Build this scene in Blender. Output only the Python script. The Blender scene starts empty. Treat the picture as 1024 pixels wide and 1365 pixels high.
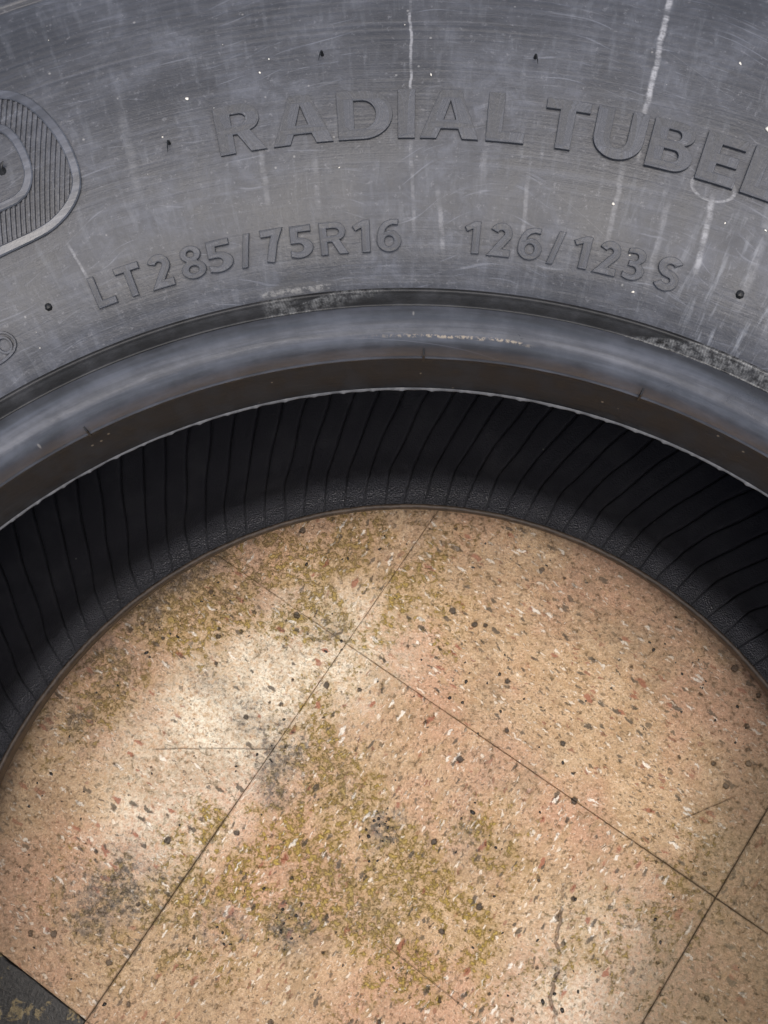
import bpy, bmesh, math, random
import numpy as np
from mathutils import Vector, Matrix
random.seed(7); rng = np.random.default_rng(7)
SC = bpy.context.scene; COL = SC.collection
R_ = math.radians

# ------------------------------------------------------------------ camera, sky, sun, exposure
cam = bpy.data.objects.new('camera', bpy.data.cameras.new('camera')); COL.objects.link(cam)
cam.data.sensor_fit = 'VERTICAL'; cam.data.sensor_height = 24; cam.data.lens = 24 * 1400 / 1365
cam.data.clip_start = .01; cam.data.clip_end = 200
fw = Vector((-.0379, .2322, -.9719)).normalized(); rt = Vector((.9985, .0470, -.0277)); rt = (rt - fw * rt.dot(fw)).normalized(); up = rt.cross(fw)
cam.matrix_world = Matrix(((rt.x, up.x, -fw.x, 0), (rt.y, up.y, -fw.y, .0818), (rt.z, up.z, -fw.z, .5392), (0, 0, 0, 1)))
SC.camera = cam

SUN_DIR = Vector((.07, -.16, 1)).normalized()          # towards the sun
W = bpy.data.worlds.new('World'); SC.world = W; W.use_nodes = True
wn = W.node_tree; bg = wn.nodes['Background']
sky = wn.nodes.new('ShaderNodeTexSky'); sky.sky_type = 'NISHITA'; sky.sun_disc = False
sky.sun_elevation = math.asin(SUN_DIR.z); sky.sun_rotation = math.atan2(SUN_DIR.x, SUN_DIR.y)
sky.air_density = 1.0; sky.dust_density = 4.0; sky.ozone_density = 1.0
hs = wn.nodes.new('ShaderNodeHueSaturation'); hs.inputs['Saturation'].default_value = .95   # overcast, whiter than a clear sky
wn.links.new(sky.outputs[0], hs.inputs['Color']); wn.links.new(hs.outputs[0], bg.inputs[0]); bg.inputs[1].default_value = .10
sl = bpy.data.lights.new('sun', 'SUN'); sl.energy = 1.5; sl.angle = R_(38); sl.color = (1, .955, .90)
sun = bpy.data.objects.new('sun', sl); COL.objects.link(sun); sun.rotation_euler = SUN_DIR.to_track_quat('Z', 'Y').to_euler()
sun.location = (0, 0, 3)
SC.view_settings.view_transform = 'Standard'; SC.view_settings.look = 'None'
SC.view_settings.exposure = 0.72; SC.view_settings.gamma = 1

# ------------------------------------------------------------------ node helpers
class NT:
    def __init__(s, name):
        s.m = bpy.data.materials.new(name); s.m.use_nodes = True; s.t = s.m.node_tree
        s.b = s.t.nodes['Principled BSDF']
    def n(s, typ, **kw):
        x = s.t.nodes.new('ShaderNode' + typ)
        for k, v in kw.items(): setattr(x, k, v)
        return x
    def put(s, sock, v):
        if v is None: return
        if hasattr(v, 'is_output'): s.t.links.new(v, sock)
        else:
            if sock.type == 'RGBA' and len(v) == 3: v = (*v, 1)
            sock.default_value = v
    def math(s, op, a, b=None, c=None, clamp=False):
        x = s.n('Math', operation=op); x.use_clamp = clamp
        s.put(x.inputs[0], a); s.put(x.inputs[1], b); s.put(x.inputs[2], c); return x.outputs[0]
    def vm(s, op, a, b=None):
        x = s.n('VectorMath', operation=op); s.put(x.inputs[0], a); s.put(x.inputs[1], b)
        return x.outputs['Value'] if op in ('DISTANCE', 'LENGTH', 'DOT_PRODUCT') else x.outputs[0]
    def mix(s, f, a, b, mode='MIX'):
        x = s.n('Mix', data_type='RGBA', blend_type=mode); x.clamp_factor = True
        s.put(x.inputs[0], f); s.put(x.inputs[6], a); s.put(x.inputs[7], b); return x.outputs[2]
    def noise(s, v, scale, detail=3, rough=.55, dist=0, col=False):
        x = s.n('TexNoise'); s.put(x.inputs['Vector'], v); x.inputs['Scale'].default_value = scale
        x.inputs['Detail'].default_value = detail; x.inputs['Roughness'].default_value = rough; x.inputs['Distortion'].default_value = dist
        return x.outputs['Color'] if col else x.outputs[0]
    def vor(s, v, scale, rand=1):
        x = s.n('TexVoronoi', feature='F1'); s.put(x.inputs['Vector'], v); x.inputs['Scale'].default_value = scale; x.inputs['Randomness'].default_value = rand
        return x.outputs['Distance'], x.outputs['Color']
    def mr(s, v, a, b, c=0., d=1., smooth=True):
        x = s.n('MapRange'); x.interpolation_type = 'SMOOTHSTEP' if smooth else 'LINEAR'
        s.put(x.inputs[0], v); s.put(x.inputs[1], a); s.put(x.inputs[2], b); s.put(x.inputs[3], c); s.put(x.inputs[4], d); return x.outputs[0]
    def sep(s, v):
        x = s.n('SeparateXYZ'); s.put(x.inputs[0], v); return x.outputs
    def comb(s, a, b, c=0.):
        x = s.n('CombineXYZ'); s.put(x.inputs[0], a); s.put(x.inputs[1], b); s.put(x.inputs[2], c); return x.outputs[0]
    def sepc(s, c):
        x = s.n('SeparateColor'); s.put(x.inputs[0], c); return x.outputs
    def bump(s, h, strength, dist=.001, nrm=None):
        x = s.n('Bump'); s.put(x.inputs['Strength'], strength); x.inputs['Distance'].default_value = dist
        s.put(x.inputs['Height'], h); s.put(x.inputs['Normal'], nrm); return x.outputs[0]
    def out(s, col=None, rough=None, nrm=None, spec=None):
        s.put(s.b.inputs['Base Color'], col); s.put(s.b.inputs['Roughness'], rough); s.put(s.b.inputs['Normal'], nrm)
        s.put(s.b.inputs['Specular IOR Level'], spec); return s.m
    def mul(s, a, b): return s.math('MULTIPLY', a, b)
    def add(s, a, b): return s.math('ADD', a, b)
    def mx(s, a, b): return s.math('MAXIMUM', a, b)

# ------------------------------------------------------------------ materials
TH0 = .26                                                # tyre UV: u = angle * 0.26 m, v = radius in m
def deg2u(d): return R_(d) * TH0
def streak(N, u, v, th0, r0, th1, r1, w, wob):           # a rubbed line from one (angle, radius) to another; returns a mask
    u0, u1 = deg2u(th0), deg2u(th1)
    sl_ = (u1 - u0) / (r1 - r0)
    c = N.add(N.math('MULTIPLY_ADD', N.math('SUBTRACT', v, r0), sl_, u0), N.mul(N.math('SUBTRACT', wob, .5), .0022))
    d = N.math('ABSOLUTE', N.math('SUBTRACT', u, c))
    lo, hi = min(r0, r1), max(r0, r1)
    return N.mul(N.mr(d, w * .25, w, 1., 0.), N.mul(N.mr(v, lo - .002, lo + .004), N.mr(v, hi - .004, hi + .002, 1., 0.)))

def sidewall_material():
    N = NT('sidewall_rubber'); uv = N.n('UVMap').outputs[0]; o = N.sep(uv); u, v = o[0], o[1]
    pos = N.n('NewGeometry').outputs['Position']
    brush = N.noise(N.vm('MULTIPLY', uv, (14, 520, 1)), 1, 4, .6)          # circumferential mould lines
    brush2 = N.noise(N.vm('MULTIPLY', uv, (30, 2200, 1)), 1, 3, .6)
    cloud = N.noise(N.vm('MULTIPLY', uv, (32, 30, 1)), 1, 5, .62, .4)
    drip = N.noise(N.vm('MULTIPLY', uv, (150, 20, 1)), 1, 4, .6, .3)        # radial smears
    fine = N.noise(pos, 900, 3, .65)
    mid = N.noise(pos, 190, 4, .7)
    blot = N.noise(N.vm('MULTIPLY', uv, (150, 170, 1)), 1, 5, .7, 1.)
    bloom = N.mul(N.mr(cloud, .30, .74), N.add(.30, N.add(N.mul(N.mr(drip, .38, .68), .26), N.mul(N.mr(blot, .40, .68), .50))))
    bloom = N.math('ADD', bloom, N.mul(N.mr(brush, .50, .72), .24))
    bloom = N.math('MINIMUM', N.mul(bloom, N.mr(mid, .2, .62, .7, 1.1)), 1.)
    col = N.mix(bloom, (.033, .034, .038), (.099, .104, .121))
    col = N.mix(N.mul(N.mr(brush2, .55, .8), .2), col, (.034, .033, .033))
    # short curved scuffs, pale and dark
    sw = N.vm('ADD', uv, N.vm('MULTIPLY', N.vm('SUBTRACT', N.noise(uv, 13, 2, .5, col=True), (.5, .5, .5)), (.0, .045, 0)))
    s1 = N.noise(N.vm('MULTIPLY', sw, (45, 900, 1)), 1, 3, .6); s2 = N.noise(N.vm('MULTIPLY', sw, (26, 560, 1)), 1, 3, .55)
    col = N.mix(N.mul(N.mul(N.mr(s1, .60, .70), N.mr(cloud, .34, .54)), .5), col, (.155, .163, .187))
    col = N.mix(N.mul(N.mr(s2, .60, .70), .38), col, (.034, .034, .035))
    g3 = N.noise(pos, 520, 4, .75)
    col = N.mix(N.mul(N.mr(g3, .58, .70), .38), col, (.19, .19, .20))
    # chalky drips on the right of the lower wall
    rp = N.mul(N.mr(u, deg2u(10), deg2u(26)), N.mr(v, .222, .262, 1., .25))
    col = N.mix(N.mul(N.mul(N.mr(N.noise(N.vm('MULTIPLY', uv, (420, 75, 1)), 1, 4, .65, .2), .5, .74), N.add(.22, rp)), .75), col, (.20, .21, .23))
    wob = N.noise(N.comb(0., v, 0.), 120, 3, .6)
    dash = N.mul(N.mr(N.noise(N.vm('MULTIPLY', uv, (60, 260, 1)), 1, 4, .75), .36, .6, .15, 1.), N.mr(fine, .3, .55, .45, 1.))
    pale = None
    for a in ((-1.97, .335, -1.77, .2585, .00055, .62), (-1.77, .2585, -1.5, .231, 0.00081, 0.21), (12.2, .335, 12.45, .272, 0.00105, 0.81), (12.45, .274, 12.75, .259, 0.00068, 0.64),
              (17.95, .2545, 18.62, .233, 0.00136, 0.64), (.05, .244, .7, .227, 0.00112, 0.32), (6.0, .250, 6.3, .229, 0.00099, 0.22), (12.0, .256, 12.1, .236, 0.00112, 0.27),
              (-25.3, .246, -24.75, .2265, 0.00062, 0.47), (-11.4, .262, -11.6, .240, 0.00124, 0.19), (-8.0, .256, -8.2, .238, 0.00136, 0.17), (3.2, .262, 3.0, .246, 0.00136, 0.19), (21.6, .262, 22.3, .228, 0.00186, 0.22), (24.2, .25, 24.8, .225, 0.00186, 0.27),
              (15.3, .25, 15.7, .226, 0.00136, 0.22), (-19.3, .283, -19.8, .252, 0.00186, 0.12)):
        m = N.mul(streak(N, u, v, *a[:5], wob), a[5]); m = N.mul(m, .8); pale = m if pale is None else N.mx(pale, m)
    ring = N.math('ABSOLUTE', N.math('SUBTRACT', N.vm('LENGTH', N.vm('MULTIPLY', N.vm('SUBTRACT', uv, (deg2u(17.75), .2568, 0)), (1, 1.7, 1))), .0062))   # scuffed loop under the E
    pale = N.mx(pale, N.mul(N.mul(N.mr(ring, .0002, .0008, 1., 0.), .5), N.mr(mid, .35, .55, .3, 1.)))
    col = N.mix(N.mul(pale, dash), col, (.42, .42, .43))
    d, c = N.vor(uv, 330); cr = N.sepc(c)[0]
    sp = N.mul(N.math('GREATER_THAN', cr, .94), N.mr(d, .06, .15, 1., 0.))
    col = N.mix(N.mul(sp, .4), col, (.36, .35, .33))
    d, c = N.vor(uv, 120); cr = N.sepc(c)[1]
    sp = N.mul(N.math('GREATER_THAN', cr, .98), N.mr(d, .03, .07, 1., 0.))
    col = N.mix(N.mul(sp, .8), col, (.45, .42, .36))
    lip = N.mul(N.mul(N.mr(N.math('ABSOLUTE', N.math('SUBTRACT', v, .2199)), .0003, .0011, 1., 0.), N.mr(g3, .42, .6)), N.mul(N.mr(u, deg2u(-13.5), deg2u(-12.5)), N.mr(u, deg2u(-8.5), deg2u(-7.5), 1., 0.)))
    col = N.mix(N.mul(lip, .7), col, (.34, .33, .31))
    wedge = N.mr(N.math('ADD', N.mul(N.math('ABSOLUTE', N.math('SUBTRACT', u, deg2u(-10.6))), .45), N.math('SUBTRACT', v, .2249)), -.0007, .0003, 1., 0.)
    col = N.mix(N.mul(wedge, .45), col, (.040, .039, .038))
    # fine light scratches
    sc = N.noise(N.vm('MULTIPLY', N.vm('ADD', uv, N.vm('MULTIPLY', N.comb(v, u), (1.2, .5, 0))), (20, 1500, 1)), 1, 2, .5)
    col = N.mix(N.mul(N.mr(sc, .72, .8), .35), col, (.2, .2, .21))
    h = N.add(N.mul(brush, .6), N.add(N.mul(brush2, .16), N.add(N.mul(fine, .4), N.mul(mid, .5))))
    wav = N.math('SINE', N.mul(v, 2600)); h = N.add(h, N.mul(N.mul(wav, N.noise(N.vm('MULTIPLY', uv, (14, 160, 1)), 1, 3)), N.mr(v, .282, .292, 0., .14)))
    return N.out(col, N.mr(cloud, .3, .75, .46, .62), N.bump(h, .32, .0009), .5)

def bead_material():
    N = NT('smooth_bead_rubber'); uv = N.n('UVMap').outputs[0]; o = N.sep(uv); u, v = o[0], o[1]; pos = N.n('NewGeometry').outputs['Position']
    a = N.noise(N.vm('MULTIPLY', uv, (14, 420, 1)), 1, 4, .6, .3); b = N.noise(pos, 60, 5, .62); f = N.noise(pos, 800, 3, .6)
    col = N.mix(N.mr(N.add(N.mul(a, .5), N.mul(b, .5)), .4, .64), (.050, .052, .058), (.096, .101, .117))
    col = N.mix(N.mul(N.mr(N.noise(N.vm('MULTIPLY', uv, (40, 260, 1)), 1, 5, .65), .58, .75), .3), col, (.15, .155, .17))
    d1 = N.math('ABSOLUTE', N.math('SUBTRACT', v, N.add(.2090, N.mul(N.math('SUBTRACT', N.noise(N.comb(u, 0.), 60, 3), .5), .002))))
    crust = N.mul(N.mul(N.mr(d1, .0001, .0006, 1., 0.), N.mr(N.noise(pos, 650, 4, .75), .48, .56)), N.mul(N.mr(u, deg2u(-7), deg2u(1)), N.mr(u, deg2u(7), deg2u(9), 1., 0.)))
    col = N.mix(N.mul(crust, .8), col, (.36, .30, .22))
    st = streak(N, u, v, -7.5, .2092, 2.5, .2066, .0016, N.noise(N.comb(0., v), 300, 2))
    col = N.mix(N.mul(st, .6), col, (.30, .31, .36))
    d, c = N.vor(uv, 300); sp = N.mul(N.math('GREATER_THAN', N.sepc(c)[0], .955), N.mr(d, .08, .18, 1., 0.))
    col = N.mix(N.mul(sp, .5), col, (.35, .33, .30))
    return N.out(col, N.mr(b, .3, .7, .27, .38), N.bump(N.add(N.mul(a, .35), N.add(N.mul(b, .8), N.mul(f, .14))), .25, .0009), .6)

def seat_material():
    N = NT('bead_seat_rubber'); uv = N.n('UVMap').outputs[0]; pos = N.n('NewGeometry').outputs['Position']
    a = N.noise(N.vm('MULTIPLY', uv, (16, 700, 1)), 1, 4, .6); b = N.noise(pos, 140, 4, .65)
    col = N.mix(N.mr(b, .35, .7), (.010, .0105, .0115), (.021, .021, .022))
    d, c = N.vor(pos, 380); sp = N.mul(N.math('GREATER_THAN', N.sepc(c)[0], .95), N.mr(d, .1, .22, 1., 0.))
    col = N.mix(N.mul(sp, .6), col, (.25, .2, .14))
    return N.out(col, N.mr(b, .3, .7, .42, .6), N.bump(N.add(a, N.mul(b, .7)), .3, .0007), .28)

def band_material():
    N = NT('bead_band_rubber'); uv = N.n('UVMap').outputs[0]; o = N.sep(uv); u, v = o[0], o[1]; pos = N.n('NewGeometry').outputs['Position']
    b = N.noise(pos, 90, 4, .6); f = N.noise(pos, 1100, 2, .6)
    col = N.mix(N.mr(b, .35, .7), (.018, .018, .018), (.042, .042, .044))
    hatch = N.mr(N.math('SINE', N.math('MULTIPLY_ADD', u, 6500., N.mul(v, 2600.))), -.2, .8)
    def patch(t0, t1, t2, t3): return N.mul(N.mr(u, deg2u(t0), deg2u(t1)), N.mr(u, deg2u(t2), deg2u(t3), 1., 0.))
    slant = N.mul(N.math('SUBTRACT', v, .2175), -9.)
    us = N.add(u, slant)
    def patch2(t0, t1, t2, t3): return N.mul(N.mr(us, deg2u(t0), deg2u(t1)), N.mr(us, deg2u(t2), deg2u(t3), 1., 0.))
    g = N.mr(N.noise(pos, 420, 5, .75), .38, .64)
    m = N.mx(N.mul(patch(-13.6, -12.8, -12.2, -9.5), .55), N.mx(N.mul(patch2(-10.3, -9.8, -8, -3.4), .62), N.mul(patch2(18.0, 19.2, 24, 40), .9)))
    col = N.mix(N.mul(N.mul(m, g), N.mr(hatch, 0., 1., .72, 1.)), col, (.24, .24, .235))
    return N.out(col, .6, N.bump(N.add(N.mul(f, .6), N.add(N.mul(b, .8), N.mul(N.mul(hatch, m), .35))), .35, .0006), .4)

def liner_material():
    N = NT('inner_liner_rubber'); uv = N.n('UVMap').outputs[0]; v = N.sep(uv)[1]; pos = N.n('NewGeometry').outputs['Position']
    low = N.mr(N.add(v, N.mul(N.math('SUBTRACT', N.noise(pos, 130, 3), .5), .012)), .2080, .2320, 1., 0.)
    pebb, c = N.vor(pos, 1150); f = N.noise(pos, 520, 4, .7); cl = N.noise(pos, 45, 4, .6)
    col = N.mix(low, (.018, .018, .022), (.060, .062, .073))  # lit band by the lower bead and shaded wall beyond, painted into the colour
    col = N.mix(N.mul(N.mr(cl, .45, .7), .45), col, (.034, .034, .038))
    d, c2 = N.vor(pos, 200); sp = N.mul(N.math('GREATER_THAN', N.sepc(c2)[0], .97), N.mr(d, .06, .12, 1., 0.))
    col = N.mix(N.mul(sp, .5), col, (.2, .2, .18))
    h = N.add(N.mul(N.mul(pebb, .9), N.add(.12, low)), N.mul(f, N.add(.3, N.mul(low, .6))))
    return N.out(col, N.mr(low, 0., 1., .45, .30), N.bump(h, .9, .0009), N.mr(low, 0., 1., .35, .6))

def plain_rubber(name, c, rough=.55, dirt=None):
    N = NT(name); pos = N.n('NewGeometry').outputs['Position']; b = N.noise(pos, 220, 4, .65)
    col = N.mix(N.mr(b, .35, .7), c, dirt or tuple(x * 1.7 for x in c))
    return N.out(col, rough, N.bump(b, .3, .0006), .45)

E1 = Vector((-.5258, -.8506, 0)).normalized(); E2 = Vector((-E1.y, E1.x, 0)); TS = .2172     # tile grid directions and pitch
CORNER = Vector((-.0372, .1405, 0))
def blobs(N, pos, L, nz):
    m = None
    for x, y, r, a in L:
        d = N.math('MULTIPLY_ADD', nz, r * .9, N.vm('DISTANCE', pos, (x, y, 0)))
        k = N.mr(d, r * .25, r * 1.45, a, 0.)
        m = k if m is None else N.add(m, k)
    return m
def tile_material():
    N = NT('worn_vinyl_tile'); tc = N.n('TexCoord'); ob = tc.outputs['Object']; rnd = N.n('ObjectInfo').outputs['Random']
    gp = N.n('NewGeometry').outputs['Position']; g = N.sep(gp); pos = N.comb(g[0], g[1], 0.)
    off = N.comb(N.mul(rnd, 37.), N.mul(rnd, 91.), 0.)
    loc = N.vm('ADD', ob, off); lo = N.sep(loc); loc = N.comb(lo[0], lo[1], 0.)
    warp = N.vm('MULTIPLY', N.vm('SUBTRACT', N.noise(loc, 210, 3, .6, col=True), (.5, .5, .5)), (.0060, .0046, 0))
    warp2 = N.vm('MULTIPLY', N.vm('SUBTRACT', N.noise(loc, 700, 2, .6, col=True), (.5, .5, .5)), (.0024, .0016, 0))
    wl = N.vm('ADD', N.vm('ADD', loc, warp), warp2)
    dens = N.mul(N.math('SUBTRACT', N.noise(loc, 26, 4, .6), .5), -.55)
    n_lo = N.noise(pos, 17, 5, .6); n_md = N.noise(pos, 65, 5, .65); n_hi = N.noise(pos, 420, 4, .7); n_vh = N.noise(pos, 850, 4, .78)
    stre = N.noise(N.vm('MULTIPLY', wl, (55, 230, 1)), 1, 4, .65)
    # marbled ground colour
    col = N.mix(N.mr(stre, .34, .66), (.59, .39, .215), (.755, .545, .345))
    col = N.mix(N.mul(N.mr(n_md, .4, .7), .55), col, (.74, .56, .36))
    col = N.mix(N.mul(N.mr(N.noise(pos, 13, 4, .6), .43, .60), .75), col, (.69, .41, .28))
    # chips: stretched cells, each with its own chance
    def chips(col, sc, st, ch, lo_, c, seed, amt=.9, rr=(.20, .34)):
        d, cc = N.vor(N.vm('ADD', N.vm('MULTIPLY', wl, (sc, sc * st, 1)), (seed, seed * 1.7, 0)), 1)
        k = N.sepc(cc)
        rad = N.math('MULTIPLY_ADD', N.math('POWER', k[(ch + 1) % 3], 2.), .26, -.05)
        m = N.mul(N.math('GREATER_THAN', k[ch], N.add(dens, lo_)), N.mr(N.math('SUBTRACT', d, rad), rr[0], rr[1], 1., 0.))
        return N.mix(N.mul(m, amt), col, c), m
    col = N.mix(.75, col, N.mix(N.mr(n_vh, .30, .70), (.50, .42, .34), (1.05, 1.05, 1.05)), 'MULTIPLY')
    col = N.mix(N.mul(N.mr(N.noise(pos, 620, 5, .75), .55, .66), .6), col, (.92, .82, .66))
    col = N.mix(N.mul(N.mr(N.noise(N.vm('ADD', pos, (3.3, 1.7, .4)), 560, 5, .75), .57, .64), .75), col, (.16, .11, .06))
    col, _ = chips(col, 90, 3.0, 0, .76, (.47, .31, .165), 7.3, .6, (.22, .5))
    col, m4 = chips(col, 215, 2.4, 1, .85, (.27, .11, .06), 23.9, .8, (.12, .28))
    col, m6 = chips(col, 235, 2.2, 0, .72, (.10, .078, .048), 41.1, .8, (.10, .28))
    col, m7 = chips(col, 420, 1.5, 1, .78, (.20, .135, .07), 47.7, .7, (.10, .3))
    g1 = N.noise(pos, 300, 6, .78)
    # pale wear and dust, with the whitish glare on the tiles painted in
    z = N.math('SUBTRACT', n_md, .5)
    worn_glare = blobs(N, pos, [(-.055, .135, .04, 1.), (-.085, .110, .04, .9), (-.115, .075, .045, 1.1), (-.13, .035, .03, .5), (.095, -.008, .04, .75), (.065, -.03, .03, .5), (-.02, .145, .03, .4)], z)
    col = N.mix(N.mul(N.mul(worn_glare, N.mr(N.add(N.mul(n_hi, .5), N.mul(g1, .5)), .40, .58, .05, 1.)), .68), col, (.92, .84, .68))
    soil = N.mul(N.mr(N.noise(N.vm('ADD', pos, (5.1, 2.2, 0)), 24, 6, .7, .3), .44, .66), N.mr(g1, .40, .60, .25, 1.))
    col = N.mix(N.mul(soil, .75), col, (.33, .22, .12))
    # ochre grime sitting in the texture
    och = blobs(N, pos, [(-.125, .172, .035, 1.5), (-.09, .182, .038, 1.4), (-.15, .142, .03, 1.4), (-.13, .15, .02, 1.), (-.175, .095, .02, 1.), (-.165, .115, .022, 1.), (-.05, .175, .04, 1.), (-.03, .195, .03, .8), (-.105, .14, .02, .8), (-.045, .062, .032, 1.05), (-.03, .03, .034, 1.05), (-.075, .035, .03, .6), (.04, .045, .03, .45), (.03, -.01, .03, .5), (-.115, .025, .025, .6), (-.055, .09, .022, 1.), (-.045, .118, .018, .8),
                         (-.005, .012, .035, .9), (.015, .03, .03, .9), (-.06, .02, .025, .8), (-.14, .0, .03, .8), (-.09, .0, .03, .8), (-.105, .05, .011, 1.4), (.0, .15, .03, .5), (.1, .0, .04, .5), (.135, .035, .03, .5), (-.19, .085, .02, .7), (-.02, -.02, .03, .6), (-.165, .015, .02, .6), (.02, .19, .03, .5)], z)
    patchy = N.mr(N.noise(pos, 42, 6, .68, .5), .39, .63, .06, 1.25)
    och = N.mul(N.add(och, .04), patchy); och = N.math('MINIMUM', och, 1.)
    film_o = N.mul(N.mr(och, .05, .9), N.mr(N.noise(pos, 150, 5, .7), .36, .60, .15, 1.))
    col = N.mix(N.mul(film_o, .66), col, (.38, .255, .07))
    om = N.mr(N.math('SUBTRACT', N.math('MULTIPLY_ADD', och, .085, g1), .600), -.015, .03)
    col = N.mix(N.mul(N.mul(om, N.mr(och, 0., .5, .1, 1.)), .88), col, N.mix(N.mr(N.noise(pos, 300, 5, .75), .44, .62), (.085, .056, .018), (.46, .32, .07)))
    col, m1 = chips(col, 130, 3.4, 1, .87, (.93, .86, .75), 3.1, .85, (.07, .24))
    col, m2 = chips(col, 240, 2.8, 2, .82, (.90, .80, .66), 11.7, .75, (.12, .30))
    col, m3 = chips(col, 115, 2.4, 0, .86, (.34, .12, .065), 19.3, .85, (.10, .30))
    col, m5 = chips(col, 125, 2.6, 2, .83, (.075, .06, .042), 31.1, .85, (.05, .22))
    # grey-black mildew
    blk = blobs(N, pos, [(-.0653, .0913, .013, 1.1), (-.0657, .0693, .014, 1.1), (-.0853, .1034, .012, .7), (-.1, .115, .010, .5), (-.0125, .0521, .010, 1.3), (-.0573, .0012, .014, 1.2), (-.0882, -.0004, .014, .9), (-.1522, .0136, .02, 1.), (-.137, .025, .018, .6),
                         (-.045, .145, .012, .6), (-.075, .082, .018, .5), (-.125, .178, .02, .4), (-.03, .085, .02, .35), (.0727, -.009, .008, .7), (.12, .02, .03, .3), (.03, .13, .02, .25), (-.113, .122, .012, .4), (.095, -.02, .02, .2), (.035, .045, .015, .5), (-.16, .125, .018, .8), (-.135, .165, .02, .7), (-.115, .185, .015, .8), (-.095, .17, .02, .4), (-.12, .005, .03, .5), (.11, .01, .02, .2), (.08, .02, .01, .4), (.0, .19, .02, .4), (.05, .09, .03, .3), (-.175, .09, .02, .6), (-.17, .1, .01, .6), (-.04, .07, .02, .4), (-.02, .02, .03, .4), (-.145, .15, .012, .7), (.02, .06, .03, .3), (.12, -.02, .03, .35), (-.16, -.0, .02, .5), (-.06, .155, .02, .4)], z)
    g2 = N.noise(N.vm('ADD', pos, (1.3, 4.1, 0)), 300, 6, .78)
    blk = N.mul(blk, N.mr(N.noise(pos, 60, 5, .68), .36, .6, .3, 1.2))
    col = N.mix(N.mul(N.math('MINIMUM', blk, 1.), N.mr(N.add(N.mul(g1, .5), N.mul(n_md, .5)), .40, .60, .1, .7)), col, (.20, .17, .14))
    thr2 = N.math('MULTIPLY_ADD', N.math('MINIMUM', blk, 1.3), -.14, .65)
    bm_ = N.mr(N.math('SUBTRACT', g2, thr2), -.05, .09)
    col = N.mix(N.mul(bm_, .75), col, N.mix(N.mr(n_hi, .4, .6), (.045, .04, .038), (.17, .15, .13)))
    # thin peppering of dark pits and dots
    d, c = N.vor(pos, 175); k = N.sepc(c)
    pit = N.mul(N.math('GREATER_THAN', k[0], .89), N.mr(N.math('SUBTRACT', N.math('MULTIPLY_ADD', N.math('SUBTRACT', n_hi, .5), .5, d), N.mul(N.math('POWER', k[1], 2.), .22)), .04, .17, 1., 0.))
    d, c = N.vor(pos, 420); k2 = N.sepc(c)
    pit2 = N.mul(N.math('GREATER_THAN', k2[0], N.mr(n_lo, .35, .65, .92, .70)), N.mr(d, .15, .32, 1., 0.))
    col = N.mix(N.mul(pit, .9), col, (.045, .038, .032)); col = N.mix(N.mul(pit2, .65), col, (.16, .11, .06))
    # olive dirt tint on the right hand side, with the soft shade painted in
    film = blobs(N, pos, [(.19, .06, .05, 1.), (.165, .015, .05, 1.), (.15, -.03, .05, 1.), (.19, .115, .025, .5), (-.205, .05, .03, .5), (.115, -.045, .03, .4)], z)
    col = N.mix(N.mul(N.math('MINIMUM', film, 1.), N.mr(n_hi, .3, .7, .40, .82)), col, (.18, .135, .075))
    fl = N.noise(N.vm('MULTIPLY', N.vm('ADD', wl, (.7, .3, 0)), (150, 420, 1)), 1, 4, .7)
    fl = N.mul(N.mr(fl, .605, .66), N.mr(N.noise(pos, 20, 4, .6), .36, .6, .25, 1.))
    col = N.mix(N.mul(fl, .8), col, (.13, .085, .048))
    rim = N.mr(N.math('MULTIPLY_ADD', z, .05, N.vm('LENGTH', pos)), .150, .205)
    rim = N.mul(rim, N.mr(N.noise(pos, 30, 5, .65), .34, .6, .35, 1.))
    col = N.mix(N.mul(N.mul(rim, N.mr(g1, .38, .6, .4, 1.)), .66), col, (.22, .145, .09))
    low_ = N.mul(N.mr(N.math('MULTIPLY_ADD', z, .05, N.math('MULTIPLY_ADD', g[0], .35, g[1])), -.075, -.02, 1., 0.), N.mr(g1, .4, .6, .4, 1.))
    col = N.mix(N.mul(low_, .45), col, (.27, .185, .12))
    # scratches and the wandering crack
    wv = N.math('SUBTRACT', N.noise(N.comb(g[1], 3.), 75, 3), .5)
    cx = N.math('MULTIPLY_ADD', wv, .016, N.math('MULTIPLY_ADD', g[1], .08, .0722))
    ck = N.mul(N.mr(N.math('ABSOLUTE', N.math('SUBTRACT', g[0], cx)), .0003, .0012, 1., 0.), N.mul(N.mr(g[1], .022, .032, 1., 0.), N.mr(n_md, .36, .5)))
    def line(x0, y0, x1, y1, w):
        L = math.hypot(x1 - x0, y1 - y0); dx, dy = (x1 - x0) / L, (y1 - y0) / L
        rel = N.vm('SUBTRACT', pos, (x0, y0, 0)); t = N.vm('DOT_PRODUCT', rel, (dx, dy, 0)); q = N.vm('DOT_PRODUCT', rel, (-dy, dx, 0))
        q = N.math('ABSOLUTE', N.add(q, N.mul(N.math('SUBTRACT', n_md, .5), .0016)))
        return N.mul(N.mr(q, w * .3, w, 1., 0.), N.mul(N.mr(t, 0., .006), N.mr(t, L - .006, L, 1., 0.)))
    sc = line(-.1332, .0833, -.0688, .0863, .0004)
    for a in ((-.013, -.001, .036, -.034, .0004), (.16, .075, .13, .061, .0004)): sc = N.mx(sc, line(*a))
    col = N.mix(N.mul(N.mx(ck, N.mul(sc, .4)), .62), col, (.07, .04, .03))
    # dirt packed along the joints
    e = N.sep(ob); ed = N.math('MINIMUM', N.math('SUBTRACT', TS / 2, N.math('ABSOLUTE', e[0])), N.math('SUBTRACT', TS / 2, N.math('ABSOLUTE', e[1])))
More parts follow.
